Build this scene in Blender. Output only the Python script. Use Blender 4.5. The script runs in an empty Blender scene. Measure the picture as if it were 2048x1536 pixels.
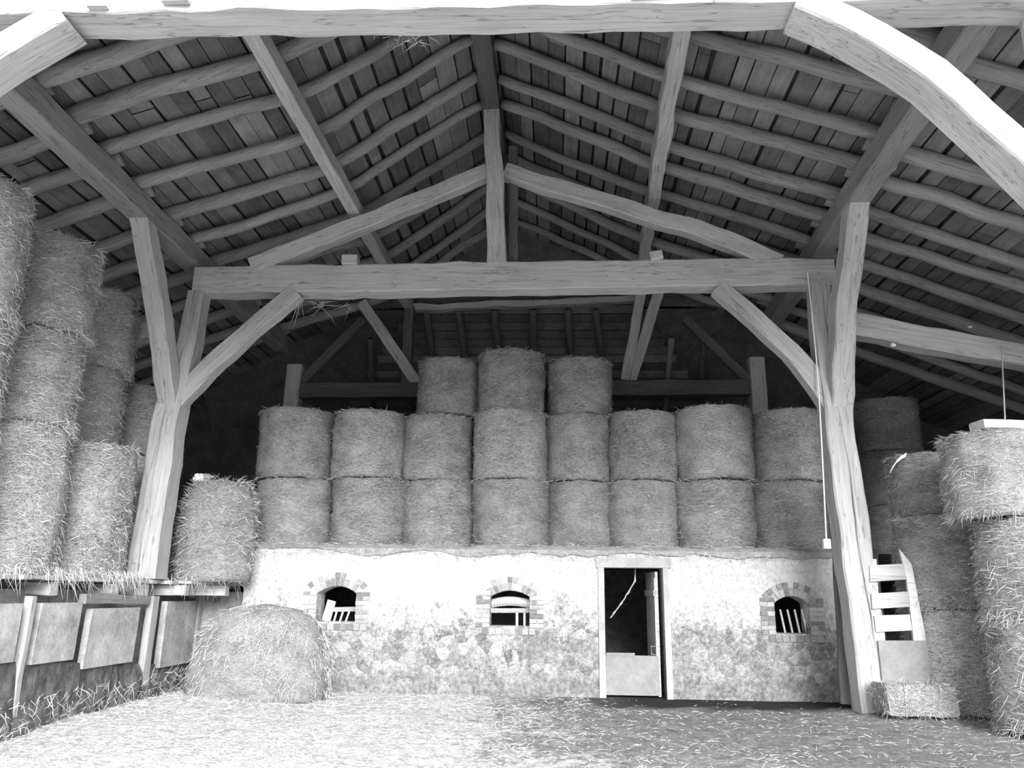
import bpy, bmesh, math, random
import numpy as np
from math import sin, cos, tan, pi, radians, atan2, hypot, sqrt
from mathutils import Vector, Matrix, noise

random.seed(7)
SC = bpy.context.scene
COL = SC.collection
V = Vector

# ------------------------------------------------------------------ camera
FPX, YAW, PITCH, ROLL, EYE = 1600.0, radians(-3.0), radians(14.8), radians(0.75), 1.6
CF = V((sin(YAW)*cos(PITCH), cos(YAW)*cos(PITCH), sin(PITCH)))
_r0 = V((cos(YAW), -sin(YAW), 0)); _u0 = _r0.cross(CF)
CR = _r0*cos(ROLL) + _u0*sin(ROLL)
CU = -_r0*sin(ROLL) + _u0*cos(ROLL)
CP = V((0, 0, EYE))
cam = bpy.data.cameras.new('camera'); camo = bpy.data.objects.new('camera', cam); COL.objects.link(camo)
cam.sensor_fit = 'HORIZONTAL'; cam.sensor_width = 36.0; cam.lens = FPX/2048*36.0
cam.clip_start = .05; cam.clip_end = 300
M = Matrix((CR, CU, -CF)).transposed().to_4x4(); M.translation = CP
camo.matrix_world = M
SC.camera = camo

def at(x, y, X=None, Y=None, Z=None):
    """the place in the barn seen at a measured point, on a known plane"""
    d = CF + CR*((x-1024)/FPX) + CU*((768-y)/FPX)
    if X is not None: t = (X-CP.x)/d.x
    elif Y is not None: t = (Y-CP.y)/d.y
    else: t = (Z-CP.z)/d.z
    return CP + d*t

# ------------------------------------------------------------------ bookkeeping
def tag(o, label=None, cat=None, group=None, kind=None):
    if label: o['label'] = label
    if cat: o['category'] = cat
    if group: o['group'] = group
    if kind: o['kind'] = kind
    return o
def empty(name, loc=(0, 0, 0), rz=0):
    o = bpy.data.objects.new(name, None); COL.objects.link(o)
    o.location = loc; o.rotation_euler = (0, 0, rz); o.empty_display_size = .1
    return o
ORD = ['first', 'second', 'third', 'fourth', 'fifth', 'sixth', 'seventh', 'eighth', 'ninth', 'tenth', 'eleventh', 'twelfth', 'thirteenth']

class MB:
    """collects faces with optional uv and tint, links them as one mesh object"""
    def __init__(s): s.v = []; s.f = []; s.uv = []; s.c = []; s.mi = []
    def face(s, idx, uv=None, c=.5, mi=0):
        s.f.append(tuple(idx)); s.uv.append(uv); s.c.append(c); s.mi.append(mi)
    def quad(s, a, b, c_, d, uv=None, c=.5, mi=0):
        n = len(s.v); s.v += [tuple(a), tuple(b), tuple(c_), tuple(d)]; s.face((n, n+1, n+2, n+3), uv, c, mi)
    def tri(s, a, b, c_, uv=None, c=.5, mi=0):
        n = len(s.v); s.v += [tuple(a), tuple(b), tuple(c_)]; s.face((n, n+1, n+2), uv, c, mi)
    def box(s, x0, x1, y0, y1, z0, z1, c=.5, j=0, mi=0):
        n = len(s.v)
        for z in (z0, z1):
            for (x, y) in ((x0, y0), (x1, y0), (x1, y1), (x0, y1)):
                s.v.append((x+random.uniform(-j, j), y+random.uniform(-j, j), z+random.uniform(-j, j)))
        for q in ((3, 2, 1, 0), (4, 5, 6, 7), (0, 1, 5, 4), (1, 2, 6, 5), (2, 3, 7, 6), (3, 0, 4, 7)):
            s.face([n+i for i in q], None, c, mi)
    def rings(s, rings, c=.5, cap=True, mi=0, uvs=None):
        n = len(s.v); k = len(rings[0])
        for r in rings: s.v += [tuple(p) for p in r]
        for i in range(len(rings)-1):
            for j in range(k):
                a = n+i*k+j; b = n+i*k+(j+1) % k
                uv = None
                if uvs:
                    uv = (uvs(i, j), uvs(i, j+1), uvs(i+1, j+1), uvs(i+1, j))
                s.face((a, b, b+k, a+k), uv, c, mi)
        if cap:
            s.face([n+j for j in range(k)][::-1], None, c, mi)
            s.face([n+(len(rings)-1)*k+j for j in range(k)], None, c, mi)
    def tube(s, pts, r, k=8, c=.5, mi=0):
        pts = [V(p) for p in pts]; rr = []
        for i, p in enumerate(pts):
            t = (pts[min(i+1, len(pts)-1)]-pts[max(i-1, 0)]).normalized()
            a = t.cross(V((0, 0, 1)))
            if a.length < .05: a = t.cross(V((0, 1, 0)))
            a.normalize(); b = t.cross(a)
            ri = r[i] if isinstance(r, (list, tuple)) else r
            rr.append([p+a*cos(2*pi*j/k)*ri+b*sin(2*pi*j/k)*ri for j in range(k)])
        s.rings(rr, c, True, mi)
    def build(s, name, mats, parent=None, smooth=False):
        me = bpy.data.meshes.new(name); me.from_pydata(s.v, [], s.f)
        if any(u is not None for u in s.uv):
            ul = me.uv_layers.new(name='UVMap'); k = 0
            arr = np.zeros((len(me.loops), 2), dtype=np.float32)
            for f, u in zip(s.f, s.uv):
                for i in range(len(f)):
                    if u is not None: arr[k+i] = u[i] if isinstance(u[0], (tuple, list)) else u
                k += len(f)
            ul.data.foreach_set('uv', arr.ravel())
        at_ = me.attributes.new('tint', 'FLOAT', 'FACE'); at_.data.foreach_set('value', np.array(s.c, dtype=np.float32))
        for m in (mats if isinstance(mats, (list, tuple)) else [mats]): me.materials.append(m)
        me.polygons.foreach_set('material_index', np.array(s.mi, dtype=np.int32))
        if smooth: me.polygons.foreach_set('use_smooth', np.ones(len(s.f), dtype=bool))
        me.update(); me.validate()
        o = bpy.data.objects.new(name, me); COL.objects.link(o)
        if parent: o.parent = parent
        return o

# ------------------------------------------------------------------ materials
class NT:
    def __init__(s, name, rough=.9, spec=.2):
        s.m = bpy.data.materials.new(name); s.m.use_nodes = True
        s.t = s.m.node_tree; s.b = s.t.nodes['Principled BSDF']
        s.b.inputs['Roughness'].default_value = rough
        s.b.inputs['Specular IOR Level'].default_value = spec
    def n(s, typ, **k):
        x = s.t.nodes.new(typ)
        for a, b in k.items(): setattr(x, a, b)
        return x
    def l(s, a, b): s.t.links.new(a, b)
    def coord(s, which='Object', rand=True, scale=(1, 1, 1)):
        tc = s.n('ShaderNodeTexCoord'); mp = s.n('ShaderNodeMapping'); mp.inputs['Scale'].default_value = scale
        src = tc.outputs[which]
        if rand:
            oi = s.n('ShaderNodeObjectInfo'); ad = s.n('ShaderNodeVectorMath', operation='ADD')
            mu = s.n('ShaderNodeMath', operation='MULTIPLY'); mu.inputs[1].default_value = 37.3
            s.l(oi.outputs['Random'], mu.inputs[0]); s.l(src, ad.inputs[0]); s.l(mu.outputs[0], ad.inputs[1]); src = ad.outputs[0]
        s.l(src, mp.inputs['Vector']); return mp.outputs[0]
    def noise(s, vec, scale=5, detail=4, rough=.6, dist=0):
        x = s.n('ShaderNodeTexNoise'); x.inputs['Scale'].default_value = scale; x.inputs['Detail'].default_value = detail
        x.inputs['Roughness'].default_value = rough; x.inputs['Distortion'].default_value = dist
        s.l(vec, x.inputs['Vector']); return x.outputs['Fac']
    def voro(s, vec, scale=5, feature='F1', out='Distance', rnd=1):
        x = s.n('ShaderNodeTexVoronoi', feature=feature); x.inputs['Scale'].default_value = scale
        x.inputs['Randomness'].default_value = rnd
        s.l(vec, x.inputs['Vector']); return x.outputs[out]
    def ramp(s, fac, stops, interp='LINEAR'):
        r = s.n('ShaderNodeValToRGB'); e = r.color_ramp.elements; r.color_ramp.interpolation = interp
        while len(e) < len(stops): e.new(.5)
        for el, (p, v) in zip(e, stops): el.position = p; el.color = (v, v, v, 1)
        s.l(fac, r.inputs[0]); return r.outputs[0]
    def math(s, op, a, b=None, clamp=False):
        x = s.n('ShaderNodeMath', operation=op); x.use_clamp = clamp
        for i, q in enumerate((a, b)):
            if q is None: continue
            if isinstance(q, (int, float)): x.inputs[i].default_value = q
            else: s.l(q, x.inputs[i])
        return x.outputs[0]
    def mix(s, f, a, b, mode='MIX'):
        x = s.n('ShaderNodeMix', data_type='RGBA', blend_type=mode)
        for sock, q in ((x.inputs['Factor'], f), (x.inputs['A'], a), (x.inputs['B'], b)):
            if isinstance(q, (int, float)):
                sock.default_value = q if sock.type == 'VALUE' else (q, q, q, 1)
            else: s.l(q, sock)
        return x.outputs['Result']
    def attr(s, name):
        x = s.n('ShaderNodeAttribute', attribute_name=name); return x.outputs['Fac']
    def finish(s, col, height=None, strength=.5, dist=.02):
        if isinstance(col, (int, float)): s.b.inputs['Base Color'].default_value = (col, col, col, 1)
        else: s.l(col, s.b.inputs['Base Color'])
        if height is not None:
            bp = s.n('ShaderNodeBump'); bp.inputs['Strength'].default_value = strength; bp.inputs['Distance'].default_value = dist
            s.l(height, bp.inputs['Height']); s.l(bp.outputs[0], s.b.inputs['Normal'])
        return s.m

def wood_mat(name, lo, hi, crack=.5):
    t = NT(name, .85)
    v = t.coord('Object', True)
    def mp(scale):
        m = t.n('ShaderNodeMapping'); m.inputs['Scale'].default_value = scale; t.l(v, m.inputs[0]); return m.outputs[0]
    grain = t.noise(mp((1.2, 30, 30)), 1.0, 5, .65)
    big = t.noise(mp((.7, 2.5, 2.5)), 1.0, 4, .6)
    ck = t.noise(mp((.55, 14, 14)), 1.0, 2, .5, .3)
    line = t.ramp(t.math('ABSOLUTE', t.math('SUBTRACT', ck, .5)), [(0, crack), (.012, 1)])
    base = t.ramp(t.math('ADD', t.math('MULTIPLY', grain, .5), t.math('MULTIPLY', big, .5)), [(.32, lo), (.66, hi)])
    knots = t.ramp(t.voro(mp((1.3, 4, 4)), 1.0), [(.05, .72), (.12, 1)])
    col = t.mix(1.0, t.mix(1.0, base, line, 'MULTIPLY'), knots, 'MULTIPLY')
    h = t.math('ADD', t.math('MULTIPLY', grain, .6), t.math('MULTIPLY', line, .8))
    return t.finish(col, h, .6, .012)
W_FRAME = wood_mat('weathered_timber', .36, .60)
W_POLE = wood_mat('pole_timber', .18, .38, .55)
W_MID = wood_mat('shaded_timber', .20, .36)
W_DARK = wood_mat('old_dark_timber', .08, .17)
W_PALE = wood_mat('pale_timber', .62, .86, .6)

def board_mat():
    t = NT('roof_boards', .9)
    v = t.coord('Object', False)
    m = t.n('ShaderNodeMapping'); m.inputs['Scale'].default_value = (18, 1.2, 18); t.l(v, m.inputs[0])
    g = t.noise(m.outputs[0], 1, 5, .65); b = t.noise(v, 2.2, 5, .65)
    tint = t.attr('tint')
    f = t.math('ADD', t.math('MULTIPLY', g, .35), t.math('ADD', t.math('MULTIPLY', b, .45), t.math('MULTIPLY', tint, .35)))
    col = t.ramp(f, [(.36, .09), (.6, .19), (.8, .32)])
    return t.finish(col, g, .4, .01)
M_BOARD = board_mat()

def straw_bale_mat():
    t = NT('baled_straw', .95, .1)
    tc = t.n('ShaderNodeTexCoord'); oi = t.n('ShaderNodeObjectInfo')
    ad = t.n('ShaderNodeVectorMath', operation='ADD'); t.l(tc.outputs['UV'], ad.inputs[0])
    mu = t.math('MULTIPLY', oi.outputs['Random'], 91.7); t.l(mu, ad.inputs[1])
    def mp(scale, rot=0):
        m = t.n('ShaderNodeMapping'); m.inputs['Scale'].default_value = scale; m.inputs['Rotation'].default_value = (0, 0, rot)
        t.l(ad.outputs[0], m.inputs[0]); return m.outputs[0]
    s1 = t.noise(mp((13, 75, 1), .12), 1, 3, .7, .6)
    s2 = t.noise(mp((18, 58, 1), -.35), 1, 3, .7, .5)
    s3 = t.noise(mp((2.2, 3.2, 1)), 1, 4, .6)
    fine = t.noise(mp((70, 110, 1)), 1, 2, .7)
    f = t.math('ADD', t.math('MULTIPLY', t.math('MAXIMUM', s1, s2), .55), t.math('ADD', t.math('MULTIPLY', s3, .25), t.math('MULTIPLY', fine, .45)))
    col = t.ramp(f, [(.50, .10), (.61, .40), (.72, .72), (.82, .92)])
    col = t.mix(1.0, col, t.ramp(oi.outputs['Random'], [(0, .82), (1, 1.0)]), 'MULTIPLY')
    return t.finish(col, f, 1.0, .05)
M_BALE = straw_bale_mat()
def blade_mat(name, lo, hi):
    t = NT(name, .8, .25)
    tint = t.attr('tint')
    return t.finish(t.ramp(tint, [(0, lo), (1, hi)]))
M_BLADE = blade_mat('loose_straw_stalks', .30, .95)

def plaster_mat():
    t = NT('limewashed_rubble', .95, .1)
    v = t.coord('Object', False)
    sx = t.n('ShaderNodeSeparateXYZ'); t.l(v, sx.inputs[0]); x, z = sx.outputs[0], sx.outputs[2]
    stones = t.voro(v, 5.5, 'DISTANCE_TO_EDGE'); stone_id = t.voro(v, 5.5, 'F1', 'Color')
    n1 = t.noise(v, 2.2, 6, .7); n2 = t.noise(v, 14, 5, .7); n3 = t.noise(v, 45, 3, .7)
    lime = t.ramp(t.math('ADD', t.math('MULTIPLY', n2, .6), t.math('MULTIPLY', n3, .4)), [(.35, .42), (.5, .64), (.62, .74)])
    bare = t.ramp(t.math('ADD', t.math('MULTIPLY', n2, .5), t.math('ADD', t.math('MULTIPLY', n3, .35), t.math('MULTIPLY', stone_id, .2))), [(.36, .10), (.52, .29), (.66, .54)])
    # limewash survives above about 1.2 m and flakes off below
    k = t.math('ADD', t.math('SUBTRACT', z, 1.3), t.math('MULTIPLY', t.math('SUBTRACT', n1, .5), 2.0))
    k = t.math('ADD', k, t.math('MULTIPLY', t.math('SUBTRACT', n2, .5), 1.0))
    kk = t.ramp(t.math('ADD', t.math('MULTIPLY', k, 1.1), .5, True), [(.1, 0), (.75, 1)])
    col = t.mix(kk, bare, lime)
    # rising damp along the foot of the wall
    d = t.math('ADD', t.math('SUBTRACT', .42, z), t.math('MULTIPLY', t.math('SUBTRACT', n1, .5), .8))
    dd = t.ramp(t.math('ADD', t.math('MULTIPLY', d, 2.6), .3, True), [(.35, 0), (.7, .62)])
    col = t.mix(dd, col, t.ramp(n2, [(.35, .13), (.65, .34)]))
    pits = t.ramp(t.voro(v, 16, 'F1'), [(.10, .55), (.2, 1)])
    sel = t.ramp(t.noise(v, 3.1, 3, .6), [(.5, 0), (.62, 1)])
    col = t.mix(t.math('MULTIPLY', sel, .8), col, t.mix(1.0, col, pits, 'MULTIPLY'))
    h = t.math('ADD', t.math('MULTIPLY', t.ramp(stones, [(0, 0), (.14, 1)]), .5), t.math('ADD', n2, t.math('MULTIPLY', n3, .4)))
    return t.finish(col, h, .55, .03)
M_LIME = plaster_mat()

def simple_mat(name, lo, hi, sc=6, rough=.9, bump=.3, spec=.2, metal=0):
    t = NT(name, rough, spec); t.b.inputs['Metallic'].default_value = metal
    v = t.coord('Object', True)
    n = t.noise(v, sc, 6, .7); f = t.noise(v, sc*9, 3, .7)
    m = t.math('ADD', t.math('MULTIPLY', n, .7), t.math('MULTIPLY', f, .3))
    return t.finish(t.ramp(m, [(.36, lo), (.64, hi)]), m, bump, .02)
def brick_mat():
    t = NT('limewashed_brick', .95, .1)
    v = t.coord('Object', False); n = t.noise(v, 16, 5, .7); tint = t.attr('tint')
    m = t.math('ADD', t.math('MULTIPLY', n, .55), t.math('MULTIPLY', tint, .5))
    return t.finish(t.ramp(m, [(.3, .22), (.5, .40), (.75, .60)]), n, .6, .015)
M_BRICK = brick_mat()
M_CONC = simple_mat('stained_concrete', .26, .62, 2.6)
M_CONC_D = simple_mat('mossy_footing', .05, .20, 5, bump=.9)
M_BARRIER = simple_mat('pale_painted_board', .26, .40, 2)
M_STONE = simple_mat('bare_stone', .22, .5, 7, bump=.8)
M_STEEL = simple_mat('galvanised_sheet', .75, .95, 3, .45, .05, .5)
M_WHITE = simple_mat('white_plastic', .8, .92, 5, .5, .05, .5)
M_GREYCLOTH = simple_mat('grey_sheet', .3, .55, 9, .8)
M_BLACK = simple_mat('black_hole', .02, .05, 5)
M_TILE = simple_mat('roof_tiles', .03, .08, 4)
M_CORD = simple_mat('hemp_cord', .4, .7, 30)
M_LITTER_EDGE = None

def ground_mat():
    t = NT('straw_strewn_earth', 1.0, .05)
    v = t.coord('Object', False)
    sx = t.n('ShaderNodeSeparateXYZ'); t.l(v, sx.inputs[0]); x, y = sx.outputs[0], sx.outputs[1]
    n1 = t.noise(v, .9, 5, .65); n2 = t.noise(v, 5, 6, .75); n3 = t.noise(v, 28, 4, .75)
    m1 = t.n('ShaderNodeMapping'); m1.inputs['Rotation'].default_value = (0, 0, .25); m1.inputs['Scale'].default_value = (5, 45, 1); t.l(v, m1.inputs[0])
    m2 = t.n('ShaderNodeMapping'); m2.inputs['Rotation'].default_value = (0, 0, -.5); m2.inputs['Scale'].default_value = (6, 50, 1); t.l(v, m2.inputs[0])
    st = t.math('MAXIMUM', t.noise(m1.outputs[0], 1, 3, .7, .8), t.noise(m2.outputs[0], 1, 3, .7, .8))
    mixf = t.math('ADD', t.math('MULTIPLY', n2, .4), t.math('ADD', t.math('MULTIPLY', n3, .35), t.math('MULTIPLY', st, .35)))
    earth = t.ramp(mixf, [(.38, .07), (.54, .22), (.68, .44)])
    straw = t.ramp(mixf, [(.36, .16), (.52, .48), (.66, .88)])
    # straw lies thick on the left by the hay and thins towards the stable wall and the right
    k = t.math('ADD', t.math('MULTIPLY', t.math('SUBTRACT', -.9, x), .42), t.math('MULTIPLY', t.math('SUBTRACT', 12.6, y), .05))
    k = t.math('ADD', k, t.math('MULTIPLY', t.math('SUBTRACT', n1, .5), 1.7))
    k = t.math('ADD', k, t.math('MULTIPLY', t.math('SUBTRACT', n2, .5), .9))
    kk = t.ramp(t.math('ADD', t.math('MULTIPLY', k, .8), .5, True), [(.2, 0), (.7, 1)])
    inside = t.mix(kk, earth, straw)
    yard = t.ramp(mixf, [(.38, .34), (.66, .46)])          # pale dry yard in front of the barn
    yo = t.ramp(t.math('ADD', t.math('MULTIPLY', t.math('SUBTRACT', y, 6.2), .7), .5, True), [(.1, 0), (.9, 1)])
    col = t.mix(yo, yard, inside)
    # earth turns near black along the foot of the wall right of the door
    w = t.math('ADD', t.math('SUBTRACT', y, 12.85), t.math('MULTIPLY', t.math('SUBTRACT', n1, .5), 1.6))
    w2 = t.math('MULTIPLY', t.ramp(t.math('ADD', w, .5, True), [(.3, 0), (.8, 1)]), t.ramp(t.math('ADD', t.math('MULTIPLY', x, .5), .3, True), [(0, 0), (1, 1)]))
    col = t.mix(t.math('MULTIPLY', w2, .95), col, .035)
    return t.finish(col, t.math('ADD', mixf, n2), .8, .06)
M_GROUND = ground_mat()

def litter_mat():
    t = NT('matted_straw', 1.0, .05)
    v = t.coord('Object', False)
    n2 = t.noise(v, 9, 6, .75); n3 = t.noise(v, 50, 4, .8)
    m1 = t.n('ShaderNodeMapping'); m1.inputs['Rotation'].default_value = (.5, .3, .25); m1.inputs['Scale'].default_value = (60, 60, 14); t.l(v, m1.inputs[0])
    st = t.noise(m1.outputs[0], 1, 3, .7, .8)
    f = t.math('ADD', t.math('MULTIPLY', n2, .4), t.math('ADD', t.math('MULTIPLY', n3, .35), t.math('MULTIPLY', st, .3)))
    return t.finish(t.ramp(f, [(.36, .2), (.52, .5), (.7, .8)]), f, 1.0, .05)
M_LITTER = litter_mat()

# ------------------------------------------------------------------ timber
def beam(name, pts, w, h, mat=W_FRAME, up=(0, 0, 1), jit=.012, round_=False, parent=None, cham=.12, step=.22, groove=None):
    """one hewn timber along a polyline; w across, h in the 'up' direction; w/h may be lists per point.
    The object's own X axis runs along the timber so the grain follows it."""
    pts = [V(p) for p in pts]
    W = w if isinstance(w, (list, tuple)) else [w]*len(pts)
    H = h if isinstance(h, (list, tuple)) else [h]*len(pts)
    P, ws, hs = [], [], []
    for i in range(len(pts)-1):
        L = (pts[i+1]-pts[i]).length; n = max(1, int(L/step))
        for j in range(n + (1 if i == len(pts)-2 else 0)):
            f = j/n; P.append(pts[i].lerp(pts[i+1], f)); ws.append(W[i]*(1-f)+W[i+1]*f); hs.append(H[i]*(1-f)+H[i+1]*f)
    # relax corners of the polyline
    if len(pts) > 2:
        for _ in range(3):
            P = [P[0]] + [(P[i-1]+P[i]*2+P[i+1])/4 for i in range(1, len(P)-1)] + [P[-1]]
    X = (pts[-1]-pts[0]).normalized(); U = V(up); S = U.cross(X)
    if S.length < 1e-3: S = V((0, 1, 0)).cross(X)
    S.normalize(); U = X.cross(S).normalized()
    Mx = Matrix((X, S, U)).transposed().to_4x4(); Mx.translation = pts[0]
    inv = Mx.inverted(); sd = random.uniform(0, 100); rings = []
    for i, p in enumerate(P):
        t = (P[min(i+1, len(P)-1)]-P[max(i-1, 0)]).normalized()
        s = V(up).cross(t)
        if s.length < 1e-3: s = S.copy()
        s.normalize(); u = t.cross(s).normalized()
        q = p + s*noise.noise((sd+i*.35, 0, 0))*jit*1.6 + u*noise.noise((sd+i*.35, 9, 0))*jit*1.6
        a, b = ws[i]/2*(1+.05*noise.noise((sd, i*.5, 3))), hs[i]/2*(1+.05*noise.noise((sd, i*.5, 7)))
        ring = []
        if round_:
            for k in range(10):
                r = 1+.10*noise.noise((sd+k*.9, i*.45, 1))
                ring.append(q+s*cos(2*pi*k/10)*a*r+u*sin(2*pi*k/10)*b*r)
        else:
            c = cham
            gv = ()
            if groove is not None:
                gx_ = groove+.18*noise.noise((sd, i*.22, 20)); gd = .22*max(0, .55+noise.noise((sd, i*.3, 31)))
                gv = ((gx_-.07, -1), (gx_, -1+gd), (gx_+.05, -1))
            for (x, z) in ((-1+c, -1),)+gv+((1-c, -1), (1, -1+c), (1, 1-c), (1-c, 1), (-1+c, 1), (-1, 1-c), (-1, -1+c)):
                e = jit*.8
                ring.append(q+s*(a*x+noise.noise((sd+x*3, z*3, i*.5))*e)+u*(b*z+noise.noise((sd+x*3, z*3+5, i*.5))*e))
        rings.append([inv @ r for r in ring])
    m = MB(); m.rings(rings)
    o = m.build(name, mat, parent, smooth=round_)
    o.matrix_world = Mx
    return o

# the roof: underside of the rafters as a height field
YA, YB = 12.6, 6.06                        # planes of the two frames seen (king post frame, front frame)
def zridge(y): return 9.80 + .22*min(1, max(0, (y-9)/3.5))
def zr(x, y):
    ks = ((-11.2, 5.42), (-6.22, 7.36), (-3.5, 8.22), (-1.05, zridge(y)), (1.75, 8.62), (4.55, 7.66), (10.8, 5.22))
    for (a, za), (b, zb) in zip(ks, ks[1:]):
        if x <= b or b == 10.8:
            return za+(zb-za)*(x-a)/(b-a)
Y0, Y1 = 5.35, 20.4

# purlins, plates and ridge
def along(p, q, ya, yb):
    d = (q-p)/(q.y-p.y); return [p+d*(y-p.y) for y in (ya, yb)]
pl = along(V((-6.22, 8.16, 7.19)), V((-6.27, 12.9, 7.19)), Y0, 17.5)
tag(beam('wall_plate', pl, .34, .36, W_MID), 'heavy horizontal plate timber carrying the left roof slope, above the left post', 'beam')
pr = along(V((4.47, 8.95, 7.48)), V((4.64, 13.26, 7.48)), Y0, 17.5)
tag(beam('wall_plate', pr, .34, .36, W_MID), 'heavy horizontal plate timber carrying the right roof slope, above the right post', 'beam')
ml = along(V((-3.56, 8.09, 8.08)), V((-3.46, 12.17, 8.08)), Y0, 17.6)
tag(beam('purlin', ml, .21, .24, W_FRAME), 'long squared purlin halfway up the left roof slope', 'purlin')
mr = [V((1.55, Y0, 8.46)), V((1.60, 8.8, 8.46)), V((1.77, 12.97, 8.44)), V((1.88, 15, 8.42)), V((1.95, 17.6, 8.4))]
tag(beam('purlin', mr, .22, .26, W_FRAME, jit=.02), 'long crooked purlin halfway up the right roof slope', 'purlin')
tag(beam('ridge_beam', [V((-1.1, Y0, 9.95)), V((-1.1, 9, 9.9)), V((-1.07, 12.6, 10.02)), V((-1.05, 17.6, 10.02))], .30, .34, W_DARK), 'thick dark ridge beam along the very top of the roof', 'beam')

# pole rafters: one pole ridge to plate on each slope, a second pole over each side aisle
Ys_L = [6.2, 7.05, 7.95, 8.78, 9.56, 10.5, 11.5, 12.32, 13.3, 14.25, 15.2, 16.2, 17.1]
Ys_R = [6.3, 7.2, 8.1, 9.05, 9.95, 10.75, 11.65, 12.36, 13.3, 14.2, 15.15, 16.1, 17.05]
def rel(i, Ys):
    k = min(range(len(Ys)), key=lambda j: abs(Ys[j]-12.34))
    if i == k: return 'directly over the king post frame'
    if i < k: return ORD[k-i-1]+' in front of the king post frame'
    return ORD[i-k-1]+' behind the king post frame'
for side, Ys in (('left', Ys_L), ('right', Ys_R)):
    for i, y in enumerate(Ys):
        r = random.uniform(.09, .118)
        if side == 'left': xs = (-6.35, -5.5, -4.5, -3.5, -2.7, -1.9, -1.22)
        else: xs = (4.75, 3.9, 2.9, 1.75, .9, 0, -.88)
        bow = random.uniform(-.05, .05); sk = random.uniform(-.08, .08)
        pts = [V((x, y+sk*(j/6-.5)+.05*sin(j*1.1+i), zr(x, y)+r+(bow*sin(pi*j/3) if j % 3 else 0))) for j, x in enumerate(xs)]
        tag(beam('pole_rafter', pts, [r*2*(1.12-.04*j) for j in range(7)], [r*2*(1.12-.04*j) for j in range(7)], W_POLE, round_=True, jit=.026),
            'pole rafter of the %s main slope, %s' % (side, rel(i, Ys)), 'rafter', 'pole rafters of the main roof')
    for i, y in enumerate(Ys):
        r = random.uniform(.10, .125); yy = y+.26
        xs = (-6.1, -7.4, -8.7, -10, -10.95) if side == 'left' else (4.4, 5.8, 7.3, 9, 10.55)
        pts = [V((x, yy+.04*sin(j*1.3+i*2), zr(x, yy)+r+.01)) for j, x in enumerate(xs)]
        tag(beam('pole_rafter', pts, r*2, r*2, W_POLE, round_=True, jit=.02),
            'pole rafter over the %s aisle, %s' % (side, rel(i, Ys)), 'rafter', 'pole rafters of the side aisles')

# roof boarding (the ceiling of the barn) with its gaps, and the dark covering above it
def boarding(name, xa, xb):
    m = MB(); x = xa; sgn = 1 if xb > xa else -1
    while (x-xb)*sgn < 0:
        wd = random.uniform(.20, .30); gap = random.choice((.010, .02, .03, .042, .06))
        y = Y0 - .2
        while y < Y1:
            L = random.uniform(4, 8); y2 = min(y+L, Y1+.1)
            n = 8; t = random.random()
            a0, a1 = x, x+sgn*(wd-gap); dz = random.uniform(0, .02); wob = random.uniform(0, 50)
            for k in range(n):
                ya, yb = y+(y2-y)*k/n, y+(y2-y)*(k+1)/n
                def P(xx, yy, up):
                    o = .011*noise.noise((wob+xx*4, yy*1.3, up))
                    return V((xx+o, yy, zr(xx, yy)+.235+dz+.02*noise.noise((wob, yy*.5, xx))+up))
                A, B, C_, D = P(a0, ya, 0), P(a1, ya, 0), P(a1, yb, 0), P(a0, yb, 0)
                E_, F_, G_, H_ = P(a0, ya, .024), P(a1, ya, .024), P(a1, yb, .024), P(a0, yb, .024)
                if sgn > 0: m.quad(A, D, C_, B, None, t)
                else: m.quad(A, B, C_, D, None, t)
                m.quad(A, E_, H_, D, None, t); m.quad(B, C_, G_, F_, None, t)
            y = y2+.004
        x += sgn*wd
    return tag(m.build(name, M_BOARD), kind='structure')
boarding('ceiling', -1.05, -11.1)
boarding('ceiling', -1.05, 10.7)
m = MB()
xs = [-11.3, -6.22, -3.5, -1.05, 1.75, 4.55, 10.9]; N = 18
for xa, xb in zip(xs, xs[1:]):
    for k in range(N):
        ya, yb = Y0-.3+(Y1+.6-Y0)*k/N, Y0-.3+(Y1+.6-Y0)*(k+1)/N
        P = [V((x, y, zr(x, y)+.32)) for x, y in ((xa, ya), (xa, yb), (xb, yb), (xb, ya))]
        m.quad(*P); m.quad(*[p+V((0, 0, .06)) for p in P][::-1])
tag(m.build('roof_covering', M_TILE), kind='structure')

# ---------------- king post frame (second frame)
tieA = beam('tie_beam', [V((-6.1, YA, 6.73)), V((-3, YA, 6.74)), V((-.6, YA, 6.77)), V((2, YA, 6.79)), V((4.62, YA, 6.80))], [.36]*5, [.48, .5, .5, .48, .46], W_FRAME, jit=.02, cham=.08)
tag(tieA, 'massive squared tie beam spanning between the two big posts, king post standing on it', 'beam')
kp = beam('king_post', [V((-.93, YA-.16, 6.99)), V((-1.0, YA-.16, 8.7)), V((-1.08, YA-.18, 9.92))], [.32, .29, .27], [.30, .28, .26], W_FRAME, up=(0, 1, 0), jit=.02)
tag(kp, 'king post standing on the middle of the tie beam', 'post')
tag(beam('principal_rafter', [V((-5.15, YA-.06, 6.99)), V((-3.2, YA-.06, 7.80)), V((-1.13, YA-.06, 8.74))], .24, [.30, .28, .26], W_FRAME, jit=.02), 'sloping principal rafter from tie beam up to the left side of the king post', 'beam')
tag(beam('principal_rafter', [V((3.75, YA-.06, 6.96)), V((2.9, YA-.06, 7.42)), V((1.6, YA-.06, 7.88)), V((-.83, YA-.06, 8.74))], .24, [.30, .30, .28, .26], W_FRAME, jit=.02), 'sloping principal rafter from tie beam up to the right side of the king post', 'beam')
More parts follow.
